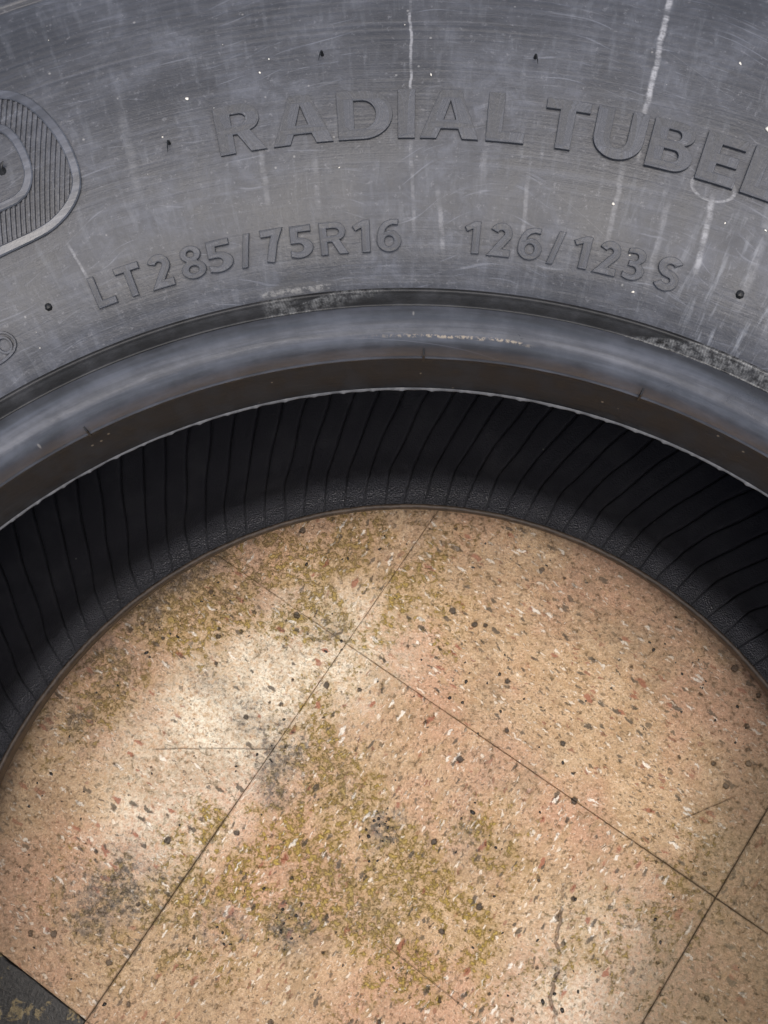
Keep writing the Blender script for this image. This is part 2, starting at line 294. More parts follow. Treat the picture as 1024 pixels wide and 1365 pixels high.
    heavy = N.add(blobs(N, pos, [(-.105, .03, .04, .55), (-.14, -.02, .04, .7), (.145, .031, .04, .6), (.11, -.03, .05, .6), (.18, .1, .05, .7)], z), .05)
    jd = N.mul(N.mr(N.math('MULTIPLY_ADD', z, .0016, ed), .0003, .0013, 1., 0.), N.math('MINIMUM', heavy, .6))
    col = N.mix(jd, col, (.10, .07, .04))
    col = N.mix(N.mul(N.mr(ed, .0004, .0012, 1., 0.), N.math('MULTIPLY', N.mr(n_md, .42, .62), .22)), col, (.15, .1, .06))
    h = N.add(N.add(N.mul(n_hi, .8), N.mul(n_vh, .45)), N.add(N.mul(n_md, .8), N.mul(stre, .4)))
    h = N.add(h, N.mul(N.add(pit, N.add(ck, sc)), -1.2)); h = N.add(h, N.mul(om, .5)); h = N.add(h, N.mul(N.add(m1, m2), .2))
    rough = N.mr(N.add(N.mul(n_md, .5), N.mul(n_hi, .5)), .35, .65, .30, .58)
    return N.out(col, rough, N.bump(h, .8, .0016), .5)
def dark_tile_material():
    N = NT('black_vinyl_tile'); gp = N.n('NewGeometry').outputs['Position']; a = N.noise(gp, 110, 5, .68, .5); f = N.noise(gp, 600, 4, .7)
    col = N.mix(N.mr(f, .3, .7), (.012, .012, .013), (.035, .033, .030))
    col = N.mix(N.mr(a, .54, .60), col, N.mix(N.mr(f, .35, .65), (.10, .075, .035), (.21, .165, .085)))
    return N.out(col, .5, N.bump(N.add(a, N.mul(f, .5)), .6, .0012), .45)
def mastic_material():
    N = NT('tile_mastic'); gp = N.n('NewGeometry').outputs['Position']; a = N.noise(gp, 90, 4, .6)
    return N.out(N.mix(N.mr(a, .35, .65), (.012, .009, .006), (.04, .028, .016)), .8, N.bump(a, .4, .001))
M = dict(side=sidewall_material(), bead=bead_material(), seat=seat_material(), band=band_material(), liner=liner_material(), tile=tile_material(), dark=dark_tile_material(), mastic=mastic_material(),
         toe=plain_rubber('toe_lip_rubber', (.07, .07, .072), .5), low=plain_rubber('lower_bead_rubber', (.030, .021, .015), .6, (.062, .043, .030)), tread=plain_rubber('tread_rubber', (.03, .03, .031), .65),
         whisker=plain_rubber('whisker_rubber', (.008, .008, .008), .5), grit=plain_rubber('grit', (.02, .018, .016), .28), pale=plain_rubber('pale_chips', (.62, .58, .50), .6))

# ------------------------------------------------------------------ object helpers
def mesh_obj(name, verts, faces, mat, parent=None, uvs=None, smooth=True):
    me = bpy.data.meshes.new(name); me.from_pydata([tuple(map(float, p)) for p in verts], [], faces); me.materials.append(mat)
    if smooth: me.polygons.foreach_set('use_smooth', [True] * len(me.polygons))
    if uvs is not None:
        l = me.uv_layers.new(name='UVMap'); idx = np.empty(len(me.loops), int); me.loops.foreach_get('vertex_index', idx)
        l.data.foreach_set('uv', np.asarray(uvs, float)[idx].ravel())
    me.update(); o = bpy.data.objects.new(name, me); COL.objects.link(o)
    if parent: o.parent = parent
    return o
def tag(o, label, cat, group=None, kind=None):
    if label: o['label'] = label
    if cat: o['category'] = cat
    if group: o['group'] = group
    if kind: o['kind'] = kind

# ------------------------------------------------------------------ the floor and its tiles
HB = 2.6
floor = mesh_obj('floor', [(-HB, -HB, -.0034), (HB, -HB, -.0034), (HB, HB, -.0034), (-HB, HB, -.0034), (-HB, -HB, -.06), (HB, -HB, -.06), (HB, HB, -.06), (-HB, HB, -.06)],
                 [(0, 1, 2, 3), (7, 6, 5, 4), (0, 4, 5, 1), (1, 5, 6, 2), (2, 6, 7, 3), (3, 7, 4, 0)], M['mastic'], smooth=False)
floor['kind'] = 'structure'
def tile_mesh(name, mat, seed, ragged):
    r = np.random.default_rng(seed); n = 56; a = TS / 2 - .00006
    t = np.linspace(-a, a, n + 1); loop = []
    for s in range(4):
        for k in range(n):
            p = [(t[k], -a), (a, t[k]), (-t[k], a), (-a, -t[k])][s]; loop.append(p)
    loop = np.array(loop); m = len(loop)
    j = r.normal(0, ragged, m); j = np.convolve(np.r_[j, j[:4]], [.25, .5, .25], 'same')[:m]; j = np.abs(j)
    sc = lambda d: loop * (1 - (d / a))[:, None]
    rings = [(sc(j), -.0033), (sc(j), -.0005 ), (sc(j + .00014 + np.abs(r.normal(0, ragged * .6, m))), -.00012), (sc(j + .00034), 0.), (loop * .5, 0.)]
    V = []; F = []
    for xy, z in rings: V += [(p[0], p[1], z) for p in xy]
    for q in range(len(rings) - 1):
        for k in range(m): F.append((q * m + k, q * m + (k + 1) % m, (q + 1) * m + (k + 1) % m, (q + 1) * m + k))
    V.append((0, 0, 0)); c = len(V) - 1
    for k in range(m): F.append((4 * m + k, 4 * m + (k + 1) % m, c))
    me = bpy.data.meshes.new(name); me.from_pydata(V, [], F); me.materials.append(mat); return me
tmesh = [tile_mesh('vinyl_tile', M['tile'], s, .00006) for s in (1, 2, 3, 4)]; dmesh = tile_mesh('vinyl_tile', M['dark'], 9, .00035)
base_ang = math.atan2(E1.y, E1.x)
for i in range(-6, 6):
    for j in range(-5, 7):
        c = CORNER + E2 * (TS * (i + .5)) + E1 * (TS * (j + .5))
        dark = (i == -1 and j == 1); shut = (i == -1 and j == -1)
        if shut: c = c + E2 * .0001 + E1 * .0001
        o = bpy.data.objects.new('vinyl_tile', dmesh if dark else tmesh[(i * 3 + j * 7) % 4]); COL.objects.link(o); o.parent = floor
        q = ((i + j) % 2) + 2 * random.randint(0, 1)
        o.location = (c.x, c.y, 0 if (i in (-1, 0) and j in (-1, 0)) else random.uniform(-.00012, .00004)); o.rotation_euler = (random.uniform(-.0003, .0003), random.uniform(-.0003, .0003), base_ang + q * math.pi / 2 + (0 if (i in (-1, 0) and j in (-1, 0)) else random.uniform(-.001, .001)))
        if dark: o['label'] = 'black floor tile mottled with ochre at the lower left corner'

# ------------------------------------------------------------------ the tyre
tyre = bpy.data.objects.new('tyre', None); COL.objects.link(tyre); tyre.empty_display_size = .05
tag(tyre, 'black light truck tyre lying flat on the stained vinyl tile floor', 'tyre')
SW = np.array([(.2188, .2526), (.226, .2578), (.24, .2642), (.26, .2696), (.28, .2724), (.30, .2733), (.315, .2727), (.335, .2690), (.352, .2620)])
def pchip(P):
    x, y = P[:, 0], P[:, 1]; h = np.diff(x); d = np.diff(y) / h; m = np.zeros(len(x))
    m[0], m[-1] = d[0], d[-1]
    for k in range(1, len(x) - 1): m[k] = 0 if d[k - 1] * d[k] <= 0 else 2 * d[k - 1] * d[k] / (d[k - 1] + d[k])
    def f(q):
        q = np.asarray(q, float); k = np.clip(np.searchsorted(x, q) - 1, 0, len(h) - 1); t = (q - x[k]) / h[k]
        return ((1 + 2 * t) * (1 - t) ** 2) * y[k] + t * (1 - t) ** 2 * h[k] * m[k] + t * t * (3 - 2 * t) * y[k + 1] + t * t * (t - 1) * h[k] * m[k + 1]
    return f
zside = pchip(SW)
def S(th, r, h=0.):                                        # point on the upper sidewall at angle th (deg), radius r, raised by h
    sl = (zside(r + 1e-4) - zside(r - 1e-4)) / 2e-4; L = math.sqrt(1 + sl * sl); a = R_(th)
    rr = r - h * sl / L; return (rr * math.sin(a), rr * math.cos(a), float(zside(r)) + h / L)
THS = np.r_[np.arange(-180, -60, 2.), np.arange(-60, 60, .3), np.arange(60, 180.01, 2.)]
def lathe(name, prof, mat, ths=THS, jit=None):
    prof = np.asarray(prof, float); n, m = len(ths), len(prof); a = np.radians(ths)
    Rr = np.repeat(prof[None, :, 0], n, 0); Z = np.repeat(prof[None, :, 1], n, 0)
    if jit is not None: dR, dZ = jit(ths[:, None], prof); Rr = Rr + dR; Z = Z + dZ
    V = np.stack([Rr * np.sin(a)[:, None], Rr * np.cos(a)[:, None], Z], -1).reshape(-1, 3)
    UV = np.stack([np.repeat(np.radians(ths)[:, None] * TH0, m, 1), np.repeat(prof[None, :, 0], n, 0)], -1).reshape(-1, 2)
    F = [(i * m + k, i * m + k + 1, (i + 1) * m + k + 1, (i + 1) * m + k) for i in range(n - 1) for k in range(m - 1)]
    return mesh_obj(name, V, F, mat, tyre, UV)
def smoothprof(P, step=.0006):
    P = np.asarray(P, float); out = [P[0]]
    for k in range(len(P) - 1):
        p0, p1, p2, p3 = P[max(k - 1, 0)], P[k], P[k + 1], P[min(k + 2, len(P) - 1)]; L = np.linalg.norm(p2 - p1); q = max(2, int(L / step))
        for s in range(1, q + 1):
            t = s / q; out.append(.5 * (2 * p1 + (p2 - p0) * t + (2 * p0 - 5 * p1 + 4 * p2 - p3) * t * t + (3 * p1 - p0 - 3 * p2 + p3) * t ** 3))
    return out

# upper sidewall with concentric moulding lines
rr = np.r_[.2188, .2190, .2193, np.arange(.2200, .3185, .0012), np.arange(.3190, .3300, .0003), np.arange(.3310, .3520, .0015)]
zz = zside(rr)
zz = zz - .0010 * np.exp(-((rr - .3232) / .0007) ** 2) + .0006 * np.exp(-((rr - .3252) / .0012) ** 2) + .00022 * np.exp(-((rr - .2197) / .0005) ** 2)
lathe('sidewall', np.c_[rr, zz], M['side'], jit=lambda t, p: (0 * t + 0 * p[None, :, 0], .00022 * np.sin(np.radians(t * 7)) * np.sin((p[None, :, 0] - .2188) * 110)))
# bead band between two moulded lines
lathe('bead_band', [(.2188, .2526), (.2187, .2519), (.21855, .25165), (.2184, .2517), (.2182, .25155), (.21805, .2508), (.21795, .2506), (.2176, .2502), (.2172, .2495), (.2168, .2486), (.2164, .2476), (.2162, .2470), (.2161, .2469), (.21595, .2470), (.2158, .2466)], M['band'])
# smooth rounded flange from the band to the heel
fl_prof = smoothprof([(.2158, .2466), (.2150, .2450), (.2136, .2431), (.2112, .2413), (.2088, .2397), (.2070, .2374), (.2060, .2340), (.20565, .2316)], .0005)
fl_prof += [(.2054, .2311), (.2052, .2309), (.2052, .2306)]
lathe('bead_flange', fl_prof, M['bead'], jit=lambda t, p: (.00018 * np.sin(np.radians(t * 5) + 1) + 0 * p[None, :, 0], .00022 * np.sin(np.radians(t * 9)) + 0 * p[None, :, 0]))
lathe('bead_seat', smoothprof([(.2052, .2306), (.2053, .2298), (.2047, .2265), (.2036, .2205), (.2026, .2160), (.2019, .2138)], .0012), M['seat'],
      jit=lambda t, p: (.00016 * np.sin(np.radians(t * 5) + 1) + 0 * p[None, :, 0], 0 * t + 0 * p[None, :, 0]))
# thin flash left along the toe with a nub at each mould notch
def toe_jit(t, p):
    w = np.exp(-((((t + 1.1) / 2.75) % 1 - .5) * 2.75 / .22) ** 2); e = (p[None, :, 0] < .2016)
    rough = .00012 * np.sin(np.radians(t * 97)) + .00008 * np.sin(np.radians(t * 213))
    return -(w * .00032 + rough * .7) * e, 0 * t + 0 * p[None, :, 0]
TH2 = np.r_[np.arange(-180, -60, 2.), np.arange(-60, 60, .12), np.arange(60, 180.01, 2.)]
lathe('toe_flash', [(.2019, .2138), (.2014, .21345), (.20125, .21315), (.2014, .21285), (.2022, .2126)], M['toe'], TH2, toe_jit)
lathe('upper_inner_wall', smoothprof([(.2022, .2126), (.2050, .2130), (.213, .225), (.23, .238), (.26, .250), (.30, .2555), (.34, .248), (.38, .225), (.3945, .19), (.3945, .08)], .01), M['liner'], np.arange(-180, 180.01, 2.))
# lower inner liner: 132 moulded vent lines that run up from the lower bead and kink over
NL = 132; sub = [-.5, -.28, -.10, -.052, -.026, 0, .026, .052, .10, .28]
ths = np.concatenate([[(k + s) * 360 / NL for s in sub] for k in range(-NL // 2, NL // 2)] + [[(NL // 2 - .5) * 360 / NL]])
LP = np.array(smoothprof([(.2037, .0486), (.2050, .0474), (.2085, .0445), (.2140, .0410), (.2210, .0360), (.2290, .0290), (.243, .022), (.27, .0165), (.305, .0168), (.34, .026), (.38, .050), (.3945, .08)], .0022))
def spiral(r): return 50 * (np.minimum(r, .228) - .2046) + 96 * np.clip(r - .228, 0, .09)
n, m = len(ths), len(LP)
k_ = np.array(sub * NL + [sub[0]]); gr = np.exp(-(k_ / .030) ** 2); up_ = np.exp(-((np.abs(k_) - .085) / .03) ** 2)
TT = ths[:, None] + spiral(LP[:, 0])[None, :] + .12 * np.sin(ths * .9)[:, None] * np.sin(LP[:, 0] * 160)[None, :]
depth = np.interp(LP[:, 0], [.2037, .207, .222, .235, .36, .39], [.0005, .0011, .0018, .0030, .0030, 0])
nz_ = np.gradient(LP, axis=0); nz_ /= np.linalg.norm(nz_, axis=1)[:, None]; NX, NZ = -nz_[:, 1], nz_[:, 0]
H = (-gr[:, None] + .06 * up_[:, None]) * depth[None, :]
RR = LP[None, :, 0] + NX[None] * H; ZZ = LP[None, :, 1] + NZ[None] * H; A = np.radians(TT)
V = np.stack([RR * np.sin(A), RR * np.cos(A), ZZ], -1).reshape(-1, 3)
UV = np.stack([A * TH0, np.repeat(LP[None, :, 0], n, 0)], -1).reshape(-1, 2)
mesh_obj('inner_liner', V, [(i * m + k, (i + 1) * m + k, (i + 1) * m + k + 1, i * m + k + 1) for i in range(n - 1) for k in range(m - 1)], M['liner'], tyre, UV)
def low_jit(t, p):
    e = (p[None, :, 0] < .2035) & (p[None, :, 1] > .04)
    return -(.00022 * np.exp(-((((t + .4) / 2.75) % 1 - .5) * 2.75 / .16) ** 2) + .00008 * np.sin(np.radians(t * 61))) * e, 0 * t + 0 * p[None, :, 0]
lathe('lower_bead', [(.2037, .0486), (.2034, .0492), (.2027, .0494), (.2019, .0491), (.2015, .0484), (.2015, .0474), (.2024, .044), (.2040, .036), (.2053, .031), (.2059, .0285), (.2078, .023), (.2110, .019), (.2158, .0165)], M['low'], jit=low_jit)
lathe('lower_sidewall', smoothprof([(.2158, .0165), (.219, .0125), (.232, .0065), (.25, .0022), (.275, .0006), (.31, .0006), (.335, .003), (.37, .018), (.398, .046), (.409, .066)], .006), M['side'], np.arange(-180, 180.01, 2.))
# tread with shoulder lugs
tp = smoothprof([(.352, .262), (.372, .2505), (.395, .2305), (.407, .2120), (.4105, .204), (.4140, .192)], .006) + [(.4165, .180), (.4165, .163), (.4065, .162), (.4065, .155), (.4165, .154), (.4165, .108), (.4065, .107), (.4065, .100), (.4165, .099), (.4140, .078), (.409, .066)]
tt = []; lug = 58
for k in range(lug): tt += [-180 + (k + s) * 360 / lug for s in (0, .34, .38, .58, .62)] + ([] if k < lug - 1 else [180.])
def tread_jit(t, p):
    ph = ((t + 180) * lug / 360 + 1e-6) % 1; cut = ((ph > .36) & (ph < .60)); e = (p[None, :, 0] > .400)
    return -.009 * cut * e, 0 * t + 0 * p[None, :, 0]
lathe('tread', tp, M['tread'], np.array(tt), tread_jit)

# ------------------------------------------------------------------ raised lettering
def arc(cx, cy, rx, ry, a0, a1, n=14): return [(cx + rx * math.cos(R_(a0 + (a1 - a0) * i / n)), cy + ry * math.sin(R_(a0 + (a1 - a0) * i / n))) for i in range(n + 1)]
def stroke(P, w):
    P = [Vector(p) for p in P]; Lf, Rt = [], []
    for i, p in enumerate(P):
        d0 = (p - P[i - 1]).normalized() if i else None; d1 = (P[i + 1] - p).normalized() if i < len(P) - 1 else None
        d0 = d0 or d1; d1 = d1 or d0; n0 = Vector((-d0.y, d0.x)); n1 = Vector((-d1.y, d1.x)); nn = (n0 + n1)
        nn = nn.normalized() if nn.length > 1e-4 else n0; k = w / 2 / max(.45, nn.dot(n0)); Lf.append(p + nn * k); Rt.append(p - nn * k)
    return [tuple(q) for q in Lf + Rt[::-1]]
def bold(c, t, b):
    if c == 'I': return [[(0, 0), (t, 0), (t, 1), (0, 1)]]
    if c == 'L': return [[(0, 0), (.8, 0), (.8, b), (t, b), (t, 1), (0, 1)]]
    if c == 'T': q = .46; return [[(q - t / 2, 0), (q + t / 2, 0), (q + t / 2, 1 - b), (.92, 1 - b), (.92, 1), (0, 1), (0, 1 - b), (q - t / 2, 1 - b)]]
    if c == 'E': h = (1 - 3 * b) / 2; return [[(0, 0), (.8, 0), (.8, b), (t, b), (t, b + h), (.74, b + h), (.74, 2 * b + h), (t, 2 * b + h), (t, 1 - b), (.8, 1 - b), (.8, 1), (0, 1)]]
    if c == 'D': return [[(0, 0), (.5, 0)] + arc(.5, .5, .6, .5, -90, 90, 22) + [(0, 1)], [(t, b), (.5, b)] + arc(.5, .5, .6 - t, .5 - b, -90, 90, 18) + [(t, 1 - b)]]
    if c == 'R': return [[(0, 0), (t, 0), (t, .38), (.42, .38), (.66, 0), (1.0, 0), (.70, .435)] + arc(.55, .70, .37, .30, -50, 90, 16) + [(0, 1)], [(t, .58), (.5, .58)] + arc(.5, .69, .37 - t * .7, .11, -90, 90, 12) + [(t, .80)]]
    if c == 'A': return [[(0, 0), (t * 1.05, 0), (t * 1.05 + .09, .2), (1.24 - t * 1.05 - .09, .2), (1.24 - t * 1.05, 0), (1.24, 0), (.82, 1), (.42, 1)], [(.49, .38), (.75, .38), (.62, .78)]]
    if c == 'U': return [[(0, 1), (0, .40)] + arc(.51, .40, .51, .42, 180, 360, 22) + [(1.02, 1), (1.02 - t, 1), (1.02 - t, .40)] + arc(.51, .40, .51 - t, .2, 360, 180, 16) + [(t, 1)]]
    if c == 'B': return [[(0, 0), (.58, 0)] + arc(.58, .285, .40, .285, -90, 68, 14) + arc(.54, .755, .38, .245, -62, 90, 14) + [(0, 1)], [(t, .60), (.52, .60)] + arc(.52, .71, .11, .11, -90, 90, 8) + [(t, .82)], [(t, .18), (.55, .18)] + arc(.55, .30, .13, .12, -90, 90, 8) + [(t, .42)]]
def digit(c):
    w = .24
    if c in 'LTR': return bold(c, .26, .22)
    if c == '2': return [stroke(arc(.31, .69, .22, .21, 165, -28, 14) + [(.13, .10), (.64, .10)], w)]
    if c == '8': return [arc(.33, .27, .33, .28, 62, -242, 26) + arc(.33, .755, .275, .255, 238, -58, 24), arc(.33, .755, .10, .10, 0, 340, 14), arc(.33, .27, .135, .115, 0, 340, 14)]
    if c == '5': return [[(.09, 1), (.62, 1), (.62, .79), (.29, .79), (.28, .635)] + arc(.28, .315, .37, .315, 80, -122, 20) + [(.04, .05), (.05, .26)] + arc(.25, .32, .15, .13, -110, 100, 14) + [(.07, .45)]]
    if c == '7': return [stroke([(.02, .90), (.50, .90), (.36, .58), (.20, 0)], w)]
    if c == '1': return [[(.27, 0), (.50, 0), (.50, 1), (.33, 1), (.03, .82), (.11, .66), (.27, .75)]]
    if c == '6': return [[(.50, .635)] + arc(.35, .32, .33, .33, 48, -180, 20) + [(.03, .52), (.09, .74), (.21, .91), (.39, .99), (.60, .99), (.59, .81), (.44, .82), (.33, .77), (.25, .66), (.24, .60), (.33, .655)], arc(.35, .32, .13, .16, 0, 340, 16)]
    if c == '3': return [[(.05, .78)] + [(.07, .95)] + arc(.28, .745, .28, .255, 118, -48, 16) + arc(.26, .285, .35, .285, 58, -128, 18) + [(.04, .06), (.04, .23), (.12, .20)] + arc(.26, .29, .13, .12, -110, 90, 12) + [(.14, .41), (.14, .585)] + arc(.26, .70, .10, .115, -90, 110, 10) + [(.16, .805)]]
    if c == 'S': return [stroke(arc(.33, .705, .23, .205, 28, 262, 18) + arc(.31, .295, .24, .205, 82, -155, 18), w)]
    if c == '/': return [[(0, -.03), (.16, -.03), (.36, 1.0), (.20, 1.0)]]
def densify(loop, step=.08):
    out = []
    for i, p in enumerate(loop):
        q = loop[(i + 1) % len(loop)]; L = math.hypot(q[0] - p[0], q[1] - p[1]); n = max(1, int(L / step))
        out += [(p[0] + (q[0] - p[0]) * k / n, p[1] + (q[1] - p[1]) * k / n) for k in range(n)]
    return out
def letter(loops, t0, t1, r0, r1, ht, bev):
    loops = [densify(l) for l in loops]
    xs = [p[0] for l in loops for p in l]; x0, x1 = min(xs), max(xs); mw = R_(t1 - t0) * (r0 + r1) / 2 / (x1 - x0); mh = r1 - r0
    cu = bpy.data.curves.new('letter', 'CURVE'); cu.dimensions = '2D'; cu.fill_mode = 'BOTH'
    for l in loops:
        s = cu.splines.new('POLY'); s.points.add(len(l) - 1); s.use_cyclic_u = True
        for p, q in zip(s.points, l): p.co = ((q[0] - x0) * mw, q[1] * mh, 0, 1)
    cu.extrude = ht / 2; cu.bevel_depth = bev; cu.bevel_resolution = 1; cu.offset = -bev
    tmp = bpy.data.objects.new('tmp_letter', cu); COL.objects.link(tmp); dg = bpy.context.evaluated_depsgraph_get()
    me = bpy.data.meshes.new_from_object(tmp.evaluated_get(dg)); bpy.data.objects.remove(tmp); bpy.data.curves.remove(cu)
    bm = bmesh.new(); bm.from_mesh(me); bmesh.ops.remove_doubles(bm, verts=bm.verts, dist=1e-6)
    bmesh.ops.subdivide_edges(bm, edges=[e for e in bm.edges if e.calc_length() > .003], cuts=2, use_grid_fill=True)
    uvl = bm.loops.layers.uv.new('UVMap')
    bm.verts.index_update(); zmin = min(v.co.z for v in bm.verts); mid = (t0 + t1) / 2; half = (t1 - t0) / 2; wid = (x1 - x0) * mw; tr = {}
    for v in bm.verts:
        th = t0 + (t1 - t0) * v.co.x / wid; r = r0 + v.co.y; tr[v.index] = (R_(th) * TH0, r)
        v.co = S(th, r, max(v.co.z - zmin, 0) - .00035)
    for f in bm.faces:
        f.smooth = False
        for l in f.loops: l[uvl].uv = tr[l.vert.index]
    bm.to_mesh(me); bm.free(); me.name = 'letter'; me.materials.clear(); me.materials.append(M['side'])
    o = bpy.data.objects.new('letter', me); COL.objects.link(o); o.parent = tyre; return o
BIG = [('R', -14.05, -11.03), ('A', -10.6, -6.75), ('D', -6.4, -2.94), ('I', -2.6, -1.53), ('A', -1.2, 2.53), ('L', 3.0, 5.42), ('T', 6.55, 9.25), ('U', 9.68, 12.80), ('B', 13.15, 15.95), ('E', 16.4, 18.87), ('L', 19.32, 21.75)]
for c, a, b in BIG: letter(bold(c, .33, .21), a, b, .2575, .2717, .0012, .00012)
SMALL = [('L', -25.06, -23.6), ('T', -23.14, -21.33), ('2', -20.95, -19.17), ('8', -18.52, -16.72), ('5', -16.53, -14.68), ('/', -14.2, -13.2), ('7', -12.48, -10.82), ('5', -10.5, -8.8), ('R', -8.28, -6.25), ('1', -5.91, -4.66), ('6', -4.17, -2.40),
         ('1', 2.12, 3.25), ('2', 3.78, 5.53), ('6', 6.0, 7.74), ('/', 8.2, 9.25), ('1', 9.88, 11.15), ('2', 11.55, 13.28), ('3', 13.7, 15.2), ('S', 16.0, 17.72)]
for c, a, b in SMALL: letter(digit(c), a, b, .2275, .2357, .0012, .00022)

# ------------------------------------------------------------------ raised emblem, tab, whiskers
def ridge(name, path, w, h, mat, closed=True, parent=tyre, step=.0012):
    """a flat-topped rib following (angle, radius) points on the sidewall"""
    K = .27; P = [Vector((R_(t) * K, r)) for t, r in path]; Q = []
    cnt = len(P) if closed else len(P) - 1
    for i in range(cnt):                                   # Catmull-Rom
        p0, p1, p2, p3 = P[i - 1] if (closed or i) else P[0], P[i], P[(i + 1) % len(P)], P[(i + 2) % len(P)] if (closed or i + 2 < len(P)) else P[-1]
        q = max(2, int((p2 - p1).length / step))
        for s in range(q):
            t = s / q; Q.append(.5 * (2 * p1 + (p2 - p0) * t + (2 * p0 - 5 * p1 + 4 * p2 - p3) * t * t + (3 * p1 - p0 - 3 * p2 + p3) * t ** 3))
    if not closed: Q.append(P[-1])
    prof = [(-.5, -.0003), (-.5, h * .7), (-.36, h), (.36, h), (.5, h * .7), (.5, -.0003)]; V = []; UV = []; F = []; n = len(Q); m = len(prof)
    for i, p in enumerate(Q):
        d = (Q[(i + 1) % n] - Q[i - 1]) if closed else (Q[min(i + 1, n - 1)] - Q[max(i - 1, 0)]); d.normalize(); nn = Vector((-d.y, d.x))
        for o, hh in prof:
            q = p + nn * (o * w); V.append(S(math.degrees(q.x / K), q.y, hh)); UV.append((q.x / K * TH0, q.y))
    for i in range(n if closed else n - 1):
        for k in range(m - 1): F.append((i * m + k, i * m + k + 1, ((i + 1) % n) * m + k + 1, ((i + 1) % n) * m + k))
    return V, UV, F, [tuple(x) for x in Q]
AX = -33.0
def mirror(right): return right + [(2 * AX - t, r) for t, r in right[::-1]]
outer = mirror([(-28.3, .2985), (-25.9, .2950), (-24.75, .2912), (-23.95, .2850), (-23.35, .2765), (-23.12, .2683), (-23.3, .2614), (-24.0, .2568), (-25.2, .2534), (-26.7, .2517), (-29.8, .2512)])
inner = mirror([(-28.6, .2885), (-26.6, .2850), (-26.0, .2815), (-25.75, .2752), (-25.85, .2690), (-26.3, .2652), (-27.0, .2631), (-28.6, .2625)])
V, UV, F, pout = ridge('emblem_border', outer, .0027, .0011, None); mesh_obj('emblem_border', V, F, M['bead'], tyre, UV, False)
V, UV, F, pin = ridge('emblem_ring', inner, .0025, .0011, None); mesh_obj('emblem_ring', V, F, M['bead'], tyre, UV, False)
def inside(p, poly):
    c = False; n = len(poly)
    for i in range(n):
        a, b = poly[i], poly[i - 1]
        if (a[1] > p[1]) != (b[1] > p[1]) and p[0] < (b[0] - a[0]) * (p[1] - a[1]) / (b[1] - a[1]) + a[0]: c = not c
    return c
K = .27; dv = Vector((math.sin(R_(22)), math.cos(R_(22)))); dn = Vector((dv.y, -dv.x)); c0 = Vector((R_(AX) * K, .275)); V, UV, F = [], [], []
for s in range(-40, 41):
    b0 = c0 + dn * (s * .00145); run = []
    for t in np.linspace(-.05, .05, 201):
        p = b0 + dv * float(t); ok = inside(p, pout) and not inside(p, pin)
        if ok: run.append(p)
        if (not ok or t >= .0499) and run:
            if len(run) > 3:
                run = run[::4] + [run[-1]]; base = len(V)
                for q in run:
                    for o, hh in ((-.5, -.0002), (-.28, .0005), (.28, .0005), (.5, -.0002)):
                        w = q + dn * (o * .00115); V.append(S(math.degrees(w.x / K), w.y, hh)); UV.append((w.x / K * TH0, w.y))
                for i in range(len(run) - 1):
                    for k in range(3): F.append((base + i * 4 + k, base + i * 4 + k + 1, base + i * 4 + 5 + k, base + i * 4 + 4 + k))
            run = []
o = mesh_obj('emblem_ribs', V, F, M['side'], tyre, UV, False); o['kind'] = 'stuff'
# small rounded tab with a raised figure near the left edge
V, UV, F, _ = ridge('mould_tab', [(-34.3, .2338), (-32.6, .2330), (-31.75, .2314), (-31.5, .2290), (-31.9, .2270), (-33.0, .2259), (-34.6, .2262), (-35.4, .2280), (-35.3, .2315)], .0008, .0010, None); mesh_obj('mould_tab', V, F, M['side'], tyre, UV, False)
V, UV, F, _ = ridge('mould_mark', [(-32.3 + .48 * math.cos(a), .2291 + .0020 * math.sin(a)) for a in np.linspace(0, 2 * math.pi, 13)[:-1]], .0008, .0011, None, step=.0006); mesh_obj('mould_mark', V, F, M['side'], tyre, UV, False)
V, UV, F, _ = ridge('mould_mark', [(-32.75 + .36 * math.cos(a), .2318 + .0014 * math.sin(a)) for a in np.linspace(0, 2 * math.pi, 13)[:-1]], .0007, .0011, None, step=.0006); mesh_obj('mould_mark', V, F, M['side'], tyre, UV, False)
# rubber vent whiskers: a cone-footed nub with a bent hair
def whisker(t, r, hair, lean, rad):
    bm = bmesh.new(); pts = [(0, 0, -.0004), (0, 0, .0004)] + [(lean[0] * s * s * hair, lean[1] * s * s * hair, .0004 + hair * (s - .35 * s * s)) for s in (.2, .4, .6, .8, 1)] if hair else [(0, 0, -.0004), (0, 0, .0006), (0, 0, .0010)]
    rd = [rad * 1.5, rad] + [rad * k for k in (.75, .62, .5, .4, .15)] if hair else [rad * 1.5, rad * 1.2, rad * .4]
    rings = []
    for p, q in zip(pts, rd): rings.append([bm.verts.new((p[0] + q * math.cos(k * math.pi / 4), p[1] + q * math.sin(k * math.pi / 4), p[2])) for k in range(8)])
    for a, b in zip(rings, rings[1:]):
        for k in range(8): bm.faces.new((a[k], a[(k + 1) % 8], b[(k + 1) % 8], b[k]))
    bm.faces.new(rings[-1]); me = bpy.data.meshes.new('vent_whisker'); bm.to_mesh(me); bm.free(); me.materials.append(M['whisker'])
    o = bpy.data.objects.new('vent_whisker', me); COL.objects.link(o); o.parent = tyre; o.location = S(t, r); o.rotation_euler = (R_(-6), 0, 0)
for t, r, h, l, q in ((-7.05, .2842, .0062, (-.05, -1.), .00042), (-17.07, .2646, .0068, (.2, -1.), .00045), (5.465, .2838, .0064, (.05, -1.), .00045), (-28.3, .2329, 0, 0, .0008), (21.99, .2327, 0, 0, .0009), (-27.3, .2725, .003, (.3, .5), .0010)): whisker(t, r, h, l, q)
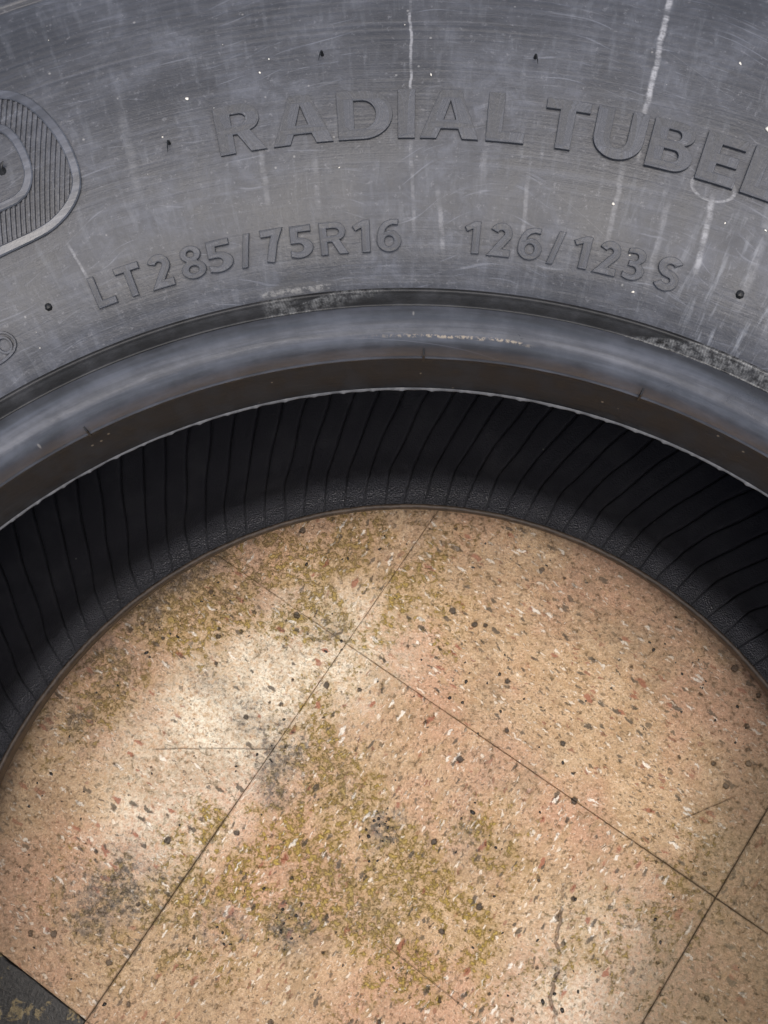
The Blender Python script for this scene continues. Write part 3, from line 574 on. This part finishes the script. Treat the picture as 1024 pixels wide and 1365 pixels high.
# moulded notches: short dark hairs on the heel line
for t in (-30.6, -.55, 18.4): 
    a = R_(t); o = mesh_obj('vent_whisker', [(.2048 * math.sin(a + d), .2048 * math.cos(a + d), z) for d, z in ((-.0016, .2295), (.0016, .2295), (.0012, .2345), (-.0012, .2345))] + [(.2066 * math.sin(a + d), .2066 * math.cos(a + d), z) for d, z in ((-.0016, .2295), (.0016, .2295), (.0012, .2360), (-.0012, .2360))],
             [(0, 1, 2, 3), (4, 7, 6, 5), (0, 4, 5, 1), (1, 5, 6, 2), (2, 6, 7, 3), (3, 7, 4, 0)], M['whisker'], tyre, smooth=False)

# ------------------------------------------------------------------ grit on the floor, chips on the tyre
def lumps(name, spots, mat, flat):
    ico = bmesh.new(); bmesh.ops.create_icosphere(ico, subdivisions=1, radius=1); iv = np.array([v.co[:] for v in ico.verts]); fi = [[v.index for v in f.verts] for f in ico.faces]; ico.free(); V, F = [], []
    for p, n, s in spots:
        n = Vector(n); q = n.to_track_quat('Z', 'Y').to_matrix(); a = random.uniform(0, 6.28); ro = Matrix.Rotation(a, 3, 'Z'); st = (random.uniform(.7, 1.5), random.uniform(.6, 1.), flat * random.uniform(.6, 1.2)); b = len(V)
        for v in iv:
            v = v * (1 + rng.normal(0, .16)); V.append(Vector(p) + q @ (ro @ Vector((v[0] * st[0] * s, v[1] * st[1] * s, v[2] * st[2] * s))))
        F += [[b + k for k in f] for f in fi]
    return mesh_obj(name, V, F, mat, None, None, True)
sp = []
cl = [(-.0125, .0521, .006, 14), (-.016, .046, .004, 5), (-.0573, .0012, .008, 12), (-.0573, .008, .003, 3), (-.0882, -.0004, .006, 5), (.0727, -.009, .012, 10), (-.065, .091, .01, 5), (-.045, .143, .004, 3), (.03, .13, .012, 8), (.095, -.01, .03, 12), (.04, .05, .02, 8), (.03, .1, .03, 9)]
for x, y, s, k in cl:
    for _ in range(k): sp.append(((x + rng.normal(0, s), y + rng.normal(0, s), .0001), (0, 0, 1), float(abs(rng.normal(.0004, .00035)) + .0003)))
while len(sp) < 190:
    x, y = rng.uniform(-.19, .19), rng.uniform(-.06, .195)
    if math.hypot(x, y) < .193: sp.append(((x, y, .0001), (0, 0, 1), float(abs(rng.normal(.0003, .00028)) + .0002)))
for _ in range(90):
    a, r = R_(rng.uniform(-95, 95)), rng.uniform(.187, .2005); sp.append(((r * math.sin(a), r * math.cos(a), .0001), (0, 0, 1), float(abs(rng.normal(.0003, .0003)) + .0002)))
o = lumps('grit', sp, M['grit'], .55); tag(o, 'black grit scattered over the stained floor tiles inside the tyre', 'grit', kind='stuff')
sp = []
for t, r, s in ((19.6, .2775, .0016), (19.9, .2765, .0007), (11.9, .2455, .0009), (13.9, .2335, .0006), (14.9, .225, .0007), (21.3, .294, .0009), (-13.9, .272, .0006), (-10.2, .2845, .0005), (16.9, .2945, .0007), (-15.4, .2765, .0009), (-.6, .2765, .0006), (-23.7, .2795, .0008), (-24.8, .262, .0008)): sp.append((S(t, r, .0002), (0, 0, 1), s * .62))
for _ in range(38):
    t, r = rng.uniform(-36, 36), rng.uniform(.221, .33); sp.append((S(t, r, .0001), (0, 0, 1), float(abs(rng.normal(.00006, .00010)) + .00013)))
o = lumps('paint_chips', sp, M['pale'], .4); tag(o, 'tiny pale chips of debris sprinkled on the upper tyre sidewall', 'debris', kind='stuff')
